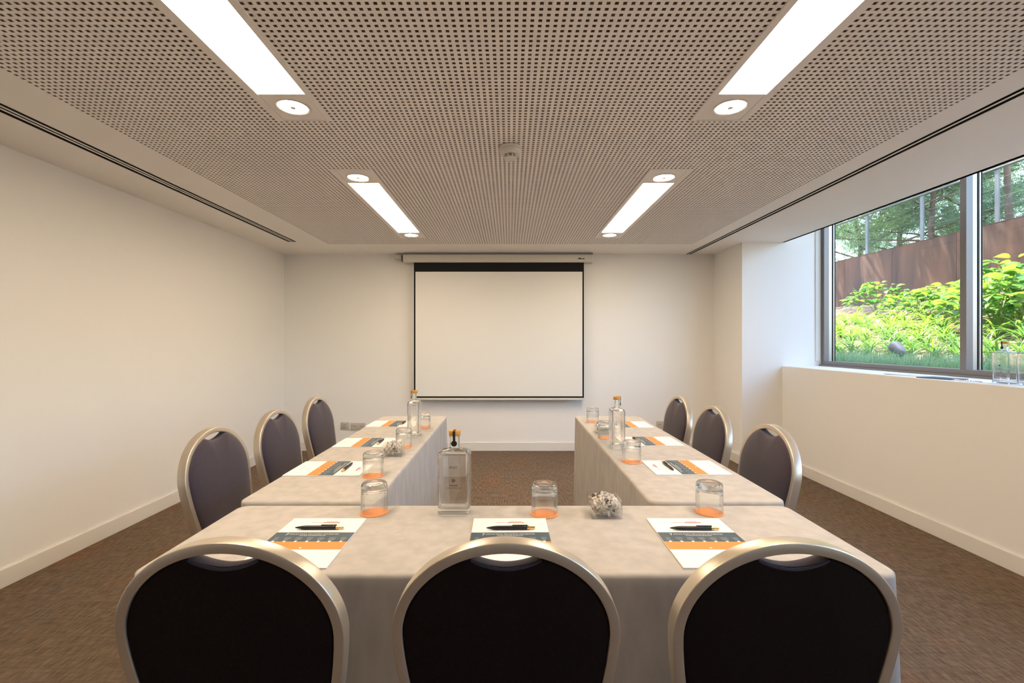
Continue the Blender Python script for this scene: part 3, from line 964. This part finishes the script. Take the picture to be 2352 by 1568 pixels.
# ------------------------------------------------------------------ bottles
def rr_outline(w, d, r, n=6):
    o_ = []
    for (sx, sy, a0) in ((1, 1, 0), (-1, 1, 90), (-1, -1, 180), (1, -1, 270)):
        for k in range(n + 1):
            a = R(a0 + 90 * k / n); o_.append((sx * (w - r) + r * math.cos(a), sy * (d - r) + r * math.sin(a)))
    return o_
def make_bottle():
    """local frame: front face at -y"""
    t = thing('water_bottle', 'x', 'bottle')
    Wd, Dp = 0.0485, 0.031
    def circ(r, n):                             # same vertex count as rr_outline
        return [(r * math.cos(a), r * math.sin(a)) for a in [math.atan2(q[1], q[0]) for q in rr_outline(Wd, Dp, 0.011)]]
    def lay(scale_in, z, r=0.011):
        return [(x, y, z) for x, y in rr_outline(Wd - scale_in, Dp - scale_in, max(0.003, r - scale_in))]
    def lerp(k, z, rc=0.0165):
        A, B = rr_outline(Wd - 0.003, Dp - 0.003, 0.009), circ(rc, 0)
        return [(a[0] * (1 - k) + b_[0] * k, a[1] * (1 - k) + b_[1] * k, z) for a, b_ in zip(A, B)]
    outer = [lay(0.006, 0.0), lay(0.002, 0.0006), lay(0.0005, 0.003), lay(0.0, 0.008), lay(0.0, 0.178), lay(0.0006, 0.184), lay(0.003, 0.1885),
             lerp(0.35, 0.1925), lerp(0.75, 0.1945), lerp(1.0, 0.197)]
    outer += [[(x, y, z) for x, y in circ(r, 0)] for r, z in ((0.0158, 0.203), (0.0156, 0.228), (0.0165, 0.229), (0.0165, 0.234))]
    inner = [[(x, y, z) for x, y in circ(0.0125, 0)] for z in (0.234, 0.200)]
    def ilerp(k, z):
        A, B = rr_outline(Wd - 0.0045, Dp - 0.0045, 0.0075), circ(0.0125, 0)
        return [(a[0] * (1 - k) + b_[0] * k, a[1] * (1 - k) + b_[1] * k, z) for a, b_ in zip(A, B)]
    inner += [ilerp(0.7, 0.1915), ilerp(0.2, 0.1885), ilerp(0.0, 0.184), ilerp(0.0, 0.024), ]
    inner += [[(x, y, z) for x, y in rr_outline(Wd - 0.0065, Dp - 0.0065, 0.006)] for z in (0.0195,)]
    inner += [[(x * 0.5, y * 0.5, 0.0165) for x, y in rr_outline(Wd - 0.006, Dp - 0.006, 0.006)]]
    m_ = MB(); rings = []
    for lay_ in outer + inner:
        ring = []
        for p in lay_: ring.append(len(m_.v)); m_.v.append(p)
        rings.append(ring)
    n = len(rings[0])
    for A, B in zip(rings[:-1], rings[1:]):
        for i in range(n):
            j = (i + 1) % n; m_.f.append((A[i], A[j], B[j], B[i]))
    m_.f.append(tuple(reversed(rings[0]))); m_.f.append(tuple(rings[-1]))
    gb = part('glass_body', m_, GLASS, t, 50)
    gb.data.polygons.foreach_set('use_smooth', [p.area < 0.001 for p in gb.data.polygons])      # flat walls stay flat
    m_ = MB(); m_.lathe([(0, 0.2343), (0.0172, 0.2348), (0.0178, 0.236), (0.0178, 0.2485), (0.0168, 0.250), (0, 0.250)], 32)
    part('stopper', m_, CORK, t, 40)
    m_ = MB(); prof = [(0.008, 0.2504), (-0.0168, 0.2504), (-0.0182, 0.2488), (-0.0182, 0.236), (-0.0170, 0.229), (-0.0163, 0.222), (-0.0161, 0.208)]
    vs = []
    for (py, pz), (ny, nz) in zip(prof, [(0, 1), (-.4, .9), (-1, 0), (-1, 0), (-1, 0), (-1, 0), (-1, 0)]):
        for (sx, th) in ((-1, 0), (1, 0), (1, .0006), (-1, .0006)):
            vs.append((sx * 0.0038, py + ny * th, pz + nz * th))
    fs = [(0, 1, 2, 3), (24, 27, 26, 25)]
    for q in range(6):
        for e in range(4): fs.append((4 * q + e, 4 * q + (e + 1) % 4, 4 * q + 4 + (e + 1) % 4, 4 * q + 4 + e))
    m_.add(vs, fs)
    sl = part('seal_strip', m_, BLACK, t)
    m_ = MB(); m_.lathe([(0, -0.0178), (0.0085, -0.0176), (0.009, -0.0164), (0, -0.0164)], 24, (0, 0, 0.213), 'y')
    part('seal_disc', m_, BLACK, sl, 40)
    # faint etched marks on the front
    me = fit(text_mesh('RQU', 0.02), 0.022); me.materials.append(ETCH)
    link('monogram', me, t, (-0.011, -Dp - 0.0004, 0.142), (R(90), 0, 0))
    m_ = MB(); pts = []
    for k in range(16):
        a = 2 * math.pi * k / 16; r_ = 0.0062 if k % 2 else 0.0044
        pts.append((r_ * math.cos(a), -Dp - 0.0004, 0.1065 + r_ * math.sin(a)))
    m_.add(pts, [tuple(range(16))]); part('rosette', m_, ETCH, t)
    rnd = random.Random(3); m_ = MB()
    for (x0, x1, z0, h) in ((-0.012, 0.013, 0.0905, 0.0035), (-0.019, 0.020, 0.0835, 0.0022)):
        x = x0
        while x < x1:
            w = rnd.uniform(0.0012, 0.0028); m_.box(x, x + w, -Dp - 0.0006, -Dp - 0.0003, z0, z0 + h * rnd.uniform(0.7, 1.2)); x += w + 0.0008
    part('small_print', m_, ETCH, t)['kind'] = 'stuff'
    return t
BOT = make_bottle(); used = False
GB = 'square clear water bottles'
for (x, y, z, rz, lab) in (
        (-0.166, 1.408, TZ, 0, 'square clear water bottle with black seal on the cross table'),
        (-0.524, 2.56, TZ, -90, 'square clear water bottle on the side table by the blank wall'),
        (0.527, 2.275, TZ, 90, 'square clear water bottle on the window-side table'),
        (2.935, 2.75, ZS, -90, 'square clear water bottle on the sill, closer to the papers'),
        (2.935, 2.61, ZS, -90, 'square clear water bottle on the sill, away from the papers')):
    placed(BOT, used, (x, y, z + 0.0008), R(rz), lab, GB); used = True

# ------------------------------------------------------------------ acrylic boxes with curly filling
def make_box():
    m_ = MB(); w, h, tt = 0.0445, 0.052, 0.0025
    o_ = [(-w, -w), (w, -w), (w, w), (-w, w)]; i_ = [(x * (1 - tt / w), y * (1 - tt / w)) for x, y in o_]
    vs = [(x, y, 0) for x, y in o_] + [(x, y, h) for x, y in o_] + [(x, y, h) for x, y in i_] + [(x, y, tt) for x, y in i_]
    fs = [(3, 2, 1, 0)]
    for a in range(4):
        b_ = (a + 1) % 4
        fs += [(a, b_, 4 + b_, 4 + a), (4 + a, 4 + b_, 8 + b_, 8 + a), (8 + a, 8 + b_, 12 + b_, 12 + a)]
    fs.append((12, 13, 14, 15)); m_.add(vs, fs)
    o = part('acrylic_box', m_, ACRYL); o['category'] = 'box'
    rnd = random.Random(11); q = MB()
    for k in range(300):
        x, y = rnd.uniform(-0.037, 0.037), rnd.uniform(-0.037, 0.037)
        top = 0.064 - 0.020 * max(abs(x), abs(y)) / 0.034
        z = 0.008 + (top - 0.008) * rnd.random() ** 0.6
        ax = Vector((rnd.uniform(-1, 1), rnd.uniform(-1, 1), rnd.uniform(-1, 1))).normalized()
        u = ax.orthogonal().normalized(); v_ = ax.cross(u)
        r_, turns, wd, pitch = rnd.uniform(0.0035, 0.008), rnd.uniform(0.8, 1.6), rnd.uniform(0.0015, 0.0028), rnd.uniform(0.002, 0.005)
        ns = 9; vs = []
        for s in range(ns + 1):
            a = 2 * math.pi * turns * s / ns
            c = Vector((x, y, z)) + u * r_ * math.cos(a) + v_ * r_ * math.sin(a) + ax * pitch * s / ns * turns
            c.x = max(-0.041, min(0.041, c.x)); c.y = max(-0.041, min(0.041, c.y)); c.z = max(0.003, c.z)
            vs += [tuple(c - ax * wd), tuple(c + ax * wd)]
        vs = [(max(-0.0415, min(0.0415, p[0])), max(-0.0415, min(0.0415, p[1])), max(0.003, p[2])) for p in vs]
        q.add(vs, [(2 * s, 2 * s + 1, 2 * s + 3, 2 * s + 2) for s in range(ns)])
    f = part('curly_filling', q, None); me = f.data
    me.materials.append(WHITESTR); me.materials.append(mat('shred_beige', (0.56, 0.47, 0.36), 0.8)); me.materials.append(mat('shred_dark', (0.10, 0.10, 0.11), 0.8))
    for i, p in enumerate(me.polygons):
        h_ = (i // 9) % 14; p.material_index = 2 if h_ == 4 else (1 if h_ in (1, 6, 10) else 0)
    tag(f, 'x', 'filling', None, 'stuff')
    return o, f
BOX, FILL = make_box(); used = False
for (x, y, rz, where) in ((0.2855, 1.400, 0, 'on the cross table'), (-0.532, 2.130, 2, 'on the side table by the blank wall'), (0.536, 2.650, -2, 'on the window-side table')):
    placed(BOX, used, (x, y, TZ + 0.0008), R(rz), 'small open clear acrylic box ' + where, 'clear acrylic boxes')
    placed(FILL, used, (x, y, TZ + 0.0012), R(rz), 'white curly filling heaped in the clear box ' + where, 'curly fillings'); used = True

# ------------------------------------------------------------------ things on the sill
for k in range(4):
    m_ = MB(); m_.box(-0.105, 0.105, -0.148, 0.148, 0.0001, 0.0014)
    tag(part('paper_sheet', m_, PAPER, None, None, (2.985, 3.42, ZS + 0.0015 * k), (0, 0, 0.05 * k)), 'loose white paper sheet in the stack on the window sill', 'paper', 'papers on the sill')
m_ = MB(); m_.box(-0.075, 0.075, -0.105, 0.105, 0.0, 0.006, 0.001, 1)
tag(part('dark_booklet', m_, SLATE, None, None, (2.905, 3.12, ZS), (0, 0, R(12))), 'thin dark booklet on the sill beside the papers', 'booklet')
ch = thing('bead_chain', 'beaded blind chain lying on the sill between booklet and bottles', 'chain', (2.87, 2.92, ZS))
bd = MB(); bd.lathe([(0, 0), (0.003, 0.001), (0.0045, 0.0045), (0.003, 0.008), (0, 0.009)], 8)
bead = bd.mesh('bead', WHITEPL, 60)
for k in range(18):
    link('bead', bead, ch, (0.012 * math.sin(k * 0.5), -0.10 + k * 0.0115, 0.0))

# ------------------------------------------------------------------ garden outside
def gz(x):                                     # height of the planted slope
    if x < 4.3: return 0.93
    return 0.93 + (min(x, 8.0) - 4.3) * 0.315
def ground_mesh():
    m_ = MB(); rnd = random.Random(5)
    xs = [3.42 + 0.23 * i for i in range(20)] + [7.98]; ys = [-1 + 0.4 * j for j in range(46)]
    for x in xs:
        for y in ys:
            m_.v.append((x, y, gz(x) + rnd.uniform(-0.025, 0.025)))
    ny = len(ys)
    for i in range(len(xs) - 1):
        for j in range(ny - 1):
            m_.f.append((i * ny + j, (i + 1) * ny + j, (i + 1) * ny + j + 1, i * ny + j + 1))
    return m_
struct('ground', ground_mesh(), SOIL, 'sloping planted bank of soil and leaf litter', None, 60)
XC, ZW = 8.0, 3.22                             # retaining wall
b = MB(); b.add([(XC + 0.02, -4, 3.12), (40, -4, 3.12), (40, 40, 3.12), (XC + 0.02, 40, 3.12)], [(0, 1, 2, 3)])
struct('ground_upper', b, LAWN, 'upper ground level behind the rusty wall')
POSTS = [10.40 + 1.39 * k for k in range(-5, 6)]
rw = link('retaining_wall', None, None, (XC, 0, 0)); tag(rw, 'rust-brown weathering steel retaining wall below the railing', None, None, 'structure')
for k in range(len(POSTS) - 1):
    m_ = MB(); m_.box(0.0, 0.02, POSTS[k] + 0.003 - 0.7, POSTS[k + 1] - 0.003 - 0.7, 1.2, ZW)
    part('steel_panel', m_, CORTEN, rw)
m_ = MB(); m_.box(-0.004, 0.05, POSTS[0] - 0.7, POSTS[-1] - 0.7, ZW, ZW + 0.008)
part('top_cap', m_, CORTEN, rw)
rl = thing('cable_railing', 'grey steel railing with posts and thin cables above the rusty wall', 'railing', (XC, 0, ZW))
for y in POSTS:
    m_ = MB(); m_.box(0.0, 0.012, y - 0.035, y + 0.035, 0.008, 0.91, 0.002, 1); m_.box(0.012, 0.05, y - 0.006, y + 0.006, 0.008, 0.91)
    part('post', m_, STEELG, rl)
m_ = MB(); m_.tube([(0.0, POSTS[0] - 0.6, 0.89), (0.0, POSTS[-1] + 0.6, 0.89)], 0.021, 12)
part('top_rail', m_, STEELG, rl, 50)
for k in range(5):
    m_ = MB(); m_.tube([(0.006, POSTS[0] - 0.6, 0.10 + 0.155 * k), (0.006, POSTS[-1] + 0.6, 0.10 + 0.155 * k)], 0.0035, 6)
    part('cable', m_, STEELG, rl, 50)

# garden spotlight
gl = thing('garden_spotlight', 'grey hooded garden spotlight standing in the grass outside', 'lamp', (4.30, 5.12, 0.92))
m_ = MB(); m_.tube([(0, 0, 0.0), (0, 0, 0.16)], 0.012, 10); part('stake', m_, LAMPG, gl, 50)
m_ = MB(); m_.box(-0.03, 0.03, -0.008, 0.008, 0.14, 0.20, 0.003); part('bracket', m_, LAMPG, gl, 40)
hd = MB(); hd.lathe([(0, -0.085), (0.030, -0.082), (0.040, -0.072), (0.048, -0.03), (0.062, 0.05), (0.066, 0.09), (0.064, 0.094), (0.058, 0.07), (0, 0.066)], 28)
h = part('lamp_head', hd, LAMPG, gl, 40, (0, 0, 0.255), (R(-62), 0, R(-10)))
m_ = MB(); m_.lathe([(0, 0.067), (0.057, 0.069)], 24); part('lens', m_, BLACK, h)

# strap-leaved clumps
def strap_leaf(L, w, curl):
    m_ = MB(); n = 6
    for i in range(n + 1):
        k = i / n
        a = R(78) - curl * k
        # integrate the arc
        if i == 0: y = z = 0.0
        else:
            am = R(78) - curl * (k - 0.5 / n); y += L / n * math.cos(am); z += L / n * math.sin(am)
        ww = w * (0.55 + 0.9 * k - 1.45 * k ** 3) if i < n else 0.0015
        m_.v += [(-ww, y, z + 0.15 * ww), (0, y, z - 0.1 * ww), (ww, y, z + 0.15 * ww)]
    for i in range(n):
        q = 3 * i
        m_.f += [(q, q + 1, q + 4, q + 3), (q + 1, q + 2, q + 5, q + 4)]
    return m_
LEAFK = [strap_leaf(0.42, 0.0125, R(95)), strap_leaf(0.36, 0.012, R(70)), strap_leaf(0.48, 0.013, R(125))]
LEAFM = [[l_.mesh('strap_leaf', m2, 60) for l_ in LEAFK] for m2 in (STRAP, STRAPSHADE)]
rng = random.Random(21)
def clump(x, y, near, dark, sc, label, group):
    base = gz(x) - 0.01
    if near:
        t = thing('strap_leaf_plant', label, 'plant', (x, y, base), 0, group)
        for k in range(20):
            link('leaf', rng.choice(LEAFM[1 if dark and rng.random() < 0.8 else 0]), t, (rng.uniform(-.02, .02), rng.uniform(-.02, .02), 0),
                 (R(rng.uniform(-22, 14)), R(rng.uniform(-10, 10)), 2 * math.pi * k / 20 + rng.uniform(-.25, .25))).scale = (sc * rng.uniform(.8, 1.15),) * 3
        return t
    m_ = MB()
    for k in range(22):
        L_ = rng.choice(LEAFK)
        M = Matrix.Rotation(2 * math.pi * k / 22 + rng.uniform(-.25, .25), 4, 'Z') @ Matrix.Rotation(R(rng.uniform(-22, 14)), 4, 'X') @ Matrix.Scale(sc * rng.uniform(.8, 1.15), 4)
        m_.add([M @ Vector(p) for p in L_.v], L_.f)
    t = part('strap_leaf_plant', m_, STRAPSHADE if dark else STRAP, None, 60, (x, y, base))
    return tag(t, label, 'plant', group)
def visible_y(x): return x * F_PX / (2352 - 1170), x * F_PX / (1912 - 1170)
rows = [4.62, 4.85, 5.1, 5.38, 5.68, 6.0, 6.35]
for ri, x in enumerate(rows):
    ya, yb = visible_y(x)
    y = ya - 0.35
    while y < yb + 0.35:
        near = ri < 3
        if near:
            clump(x + rng.uniform(-.08, .08), y, True, True, rng.uniform(.75, .95), 'shade-coloured green strap-leaved plant at the foot of the planted bank', 'strap-leaved plants at the foot of the bank')
        else:
            clump(x + rng.uniform(-.1, .1), y, False, rng.random() < 0.15, rng.uniform(.8, 1.05), 'sunlit yellow-green strap-leaved plant up the bank', 'strap-leaved plants up the bank')
        y += rng.uniform(.27, .38)

# broad-leaved shrubs, each leaf a piece of its own
def broad_leaf():
    m_ = MB(); n = 5
    for i in range(n + 1):
        k = i / n; w = 0.36 * math.sin(math.pi * min(1, 0.06 + 0.90 * k) ** 0.8) if i < n else 0.0
        y = k; z = 0.16 * math.sin(k * 2.4) - 0.25 * k * k
        m_.v += [(-w, y, z + 0.12 * w), (0, y, z), (w, y, z + 0.12 * w)]
    for i in range(n):
        q = 3 * i; m_.f += [(q, q + 1, q + 4, q + 3), (q + 1, q + 2, q + 5, q + 4)]
    return m_
BL = broad_leaf(); BLM = [BL.mesh('broad_leaf', m2, 60) for m2 in (BROAD, BROADD)]
def shrub(x, y, rad, hgt, nleaf, size, darkp, label, group=None):
    z0 = gz(x) - 0.02
    t = thing('broad_leaf_shrub', label, 'shrub', (x, y, z0), 0, group)
    for k in range(7):
        a = rng.uniform(0, 6.28); r_ = rad * rng.uniform(.2, .75)
        m_ = MB(); m_.tube([(0, 0, 0), (r_ * .4 * math.cos(a), r_ * .4 * math.sin(a), hgt * .45), (r_ * math.cos(a), r_ * math.sin(a), hgt * .9)], [.008, .006, .003], 5)
        part('stem', m_, STEM, t, 60)
    for k in range(nleaf):
        a = rng.uniform(0, 6.28); el = math.asin(min(1, rng.uniform(0.02, 1.0)))
        rr_ = rng.uniform(.72, 1.02)
        p = (rad * rr_ * math.cos(el) * math.cos(a), rad * rr_ * math.cos(el) * math.sin(a), hgt * (0.25 + 0.75 * rr_ * math.sin(el)))
        o = link('leaf', BLM[1 if rng.random() < darkp else 0], t, p, (R(rng.uniform(-25, 30)), R(rng.uniform(-25, 25)), a - math.pi / 2 + rng.uniform(-.6, .6)))
        o.scale = (size * rng.uniform(.7, 1.25),) * 3
def at(px, x): return x * F_PX / (px - 1170)
GS = 'bright green broad-leaved shrubs on the bank'
shrub(7.05, at(2012, 7.05), 0.50, 0.62, 190, 0.115, 0.5, 'darker green rounded shrub standing alone before the rusty wall')
for (px, x, rad, hg) in ((2105, 6.75, 0.46, 0.42), (2170, 6.7, 0.50, 0.48), (2236, 6.5, 0.48, 0.50)):
    shrub(x, at(px, x), rad, hg, 165, 0.115, 0.18, 'bright yellow-green shrub in the low hedge before the rusty wall', GS)
for (px, x, rad, hg) in ((2290, 5.95, 0.50, 0.66), (2372, 5.9, 0.52, 0.74), (2330, 6.5, 0.5, 0.74)):
    shrub(x, at(px, x), rad, hg, 170, 0.14, 0.28, 'tall large-leaved bright shrub beyond the window mullion', GS + ' beyond the mullion')

# long grass below the window
def grass():
    m_ = MB(); rg = random.Random(9)
    for k in range(5200):
        x = rg.uniform(3.6, 4.5); ya, yb = visible_y(x); y = rg.uniform(ya - .5, yb + .4)
        h_ = rg.uniform(.13, .30); a = rg.uniform(0, 6.28); bnd = rg.uniform(.03, .16); w = rg.uniform(.002, .0042)
        dx, dy = math.cos(a), math.sin(a); z0 = gz(x) - 0.02
        px, py = -dy * w, dx * w
        p1 = (x + dx * bnd * .35, y + dy * bnd * .35, z0 + h_ * .65); p2 = (x + dx * bnd * 1.1, y + dy * bnd * 1.1, z0 + h_ * rg.uniform(.75, 1.0))
        m_.add([(x - px, y - py, z0), (x + px, y + py, z0), (p1[0] + px, p1[1] + py, p1[2]), (p1[0] - px, p1[1] - py, p1[2]), p2], [(0, 1, 2, 3), (3, 2, 4)])
    return m_
tag(part('grass', grass(), GRASS), 'long blue-green grass under the window', 'grass', None, 'stuff')

# pine trees behind the railing
def tuft(rg, s):
    vs, fs = [], []
    for k in range(7):
        d = Vector((rg.gauss(0, 1), rg.gauss(0, 1), rg.gauss(0.35, .8))).normalized() * s * rg.uniform(.7, 1.2)
        o_ = d.orthogonal().normalized() * s * 0.050; o_.rotate(Matrix.Rotation(rg.uniform(0, 6.28), 3, d))
        i = len(vs); vs += [tuple(d * .1 - o_), tuple(d * .1 + o_), tuple(d)]; fs.append((i, i + 1, i + 2))
    return vs, fs
def pine(x, y, hgt, lean, seed, pale, ncl, label, crown_low=0.06, spread=2.6, ncc=8, ct=.24):
    rg = random.Random(seed); z0 = 3.08
    t = thing('pine_tree', label, 'tree', (x, y, z0), 0, 'pine trees beyond the railing')
    tr = MB(); path = [Vector((lean[0] * k * k, lean[1] * k * k, hgt * k)) for k in (0, .2, .4, .6, .8, 1.0)]
    path = [p + Vector((rg.uniform(-.1, .1), rg.uniform(-.1, .1), 0)) * (1 if i else 0) for i, p in enumerate(path)]
    tr.tube(path, [.07, .062, .052, .042, .03, .015], 9)
    part('trunk', tr, BARK, t, 50)
    fo = MB()
    for k in range(ncl):
        kk = crown_low + (1 - crown_low) * (k + .5) / ncl
        i = min(4, int(kk * 5)); p0 = path[i].lerp(path[i + 1], kk * 5 - i)
        a = k * 2.4 + rg.uniform(-.4, .4); L = spread * (1.05 - 0.55 * kk) * rg.uniform(.6, 1.15)
        d = Vector((math.cos(a), math.sin(a), rg.uniform(.0, .45)))
        p1 = p0 + d * L * .5 + Vector((0, 0, .08)); p2 = p0 + d * L + Vector((0, 0, rg.uniform(0, .35)))
        br = MB(); br.tube([p0, p1, p2], [.030, .020, .009], 6); part('branch', br, BARK, t, 50)
        for c in range(ncc):
            f = rg.uniform(.35, 1.08); cc = p0.lerp(p2, f) + Vector((rg.gauss(0, .28), rg.gauss(0, .28), rg.gauss(0.1, .18)))
            for q in range(46):
                pp_ = cc + Vector((rg.gauss(0, ct), rg.gauss(0, ct), rg.gauss(0, ct * .55)))
                vs, fs = tuft(rg, rg.uniform(.12, .19)); fo.add([(v[0] + pp_.x, v[1] + pp_.y, v[2] + pp_.z) for v in vs], fs)
    f = part('foliage', fo, PINE2 if pale else PINE, t); f['kind'] = 'stuff'
pine(10.6, at(1972, 10.6), 5.2, (-.5, .3), 1, False, 20, 'brown-stemmed pine standing behind the far railing bay')
pine(11.2, at(2065, 11.2), 5.6, (.2, -.6), 2, True, 20, 'pale green pine behind the middle railing bay')
pine(10.3, at(2145, 10.3), 4.6, (-.3, .4), 3, False, 18, 'thin-stemmed pine behind the railing post by the mullion')
pine(11.4, at(2225, 11.4), 5.4, (-.4, .2), 4, True, 20, 'pale green pine behind the window mullion')
pine(10.2, at(2322, 10.2), 5.0, (-.5, -.2), 5, False, 16, 'thick-trunked pine behind the railing beyond the mullion', 0.35)
pine(13.5, at(2000, 13.5), 6.5, (0, 0), 6, False, 20, 'tall pine far behind the railing near the building corner')
pine(13.8, at(2180, 13.8), 6.5, (0, 0), 7, True, 20, 'tall pale pine far behind the railing')
pine(7.2, 12.7, 6.0, (-.1, -2.9), 8, False, 32, 'tall pine on the bank with its crown over the rusty wall', 0.36, 2.7, 6, .15)
pine(7.0, 16.2, 6.6, (-.2, -1.6), 9, False, 12, 'second tall pine further along the bank', 0.36, 2.6, 5, .15)
pine(7.4, 4.0, 6.0, (-.3, 2.4), 10, False, 14, 'tall pine on the bank beyond the end of the planting', 0.36, 2.6, 4, .13)
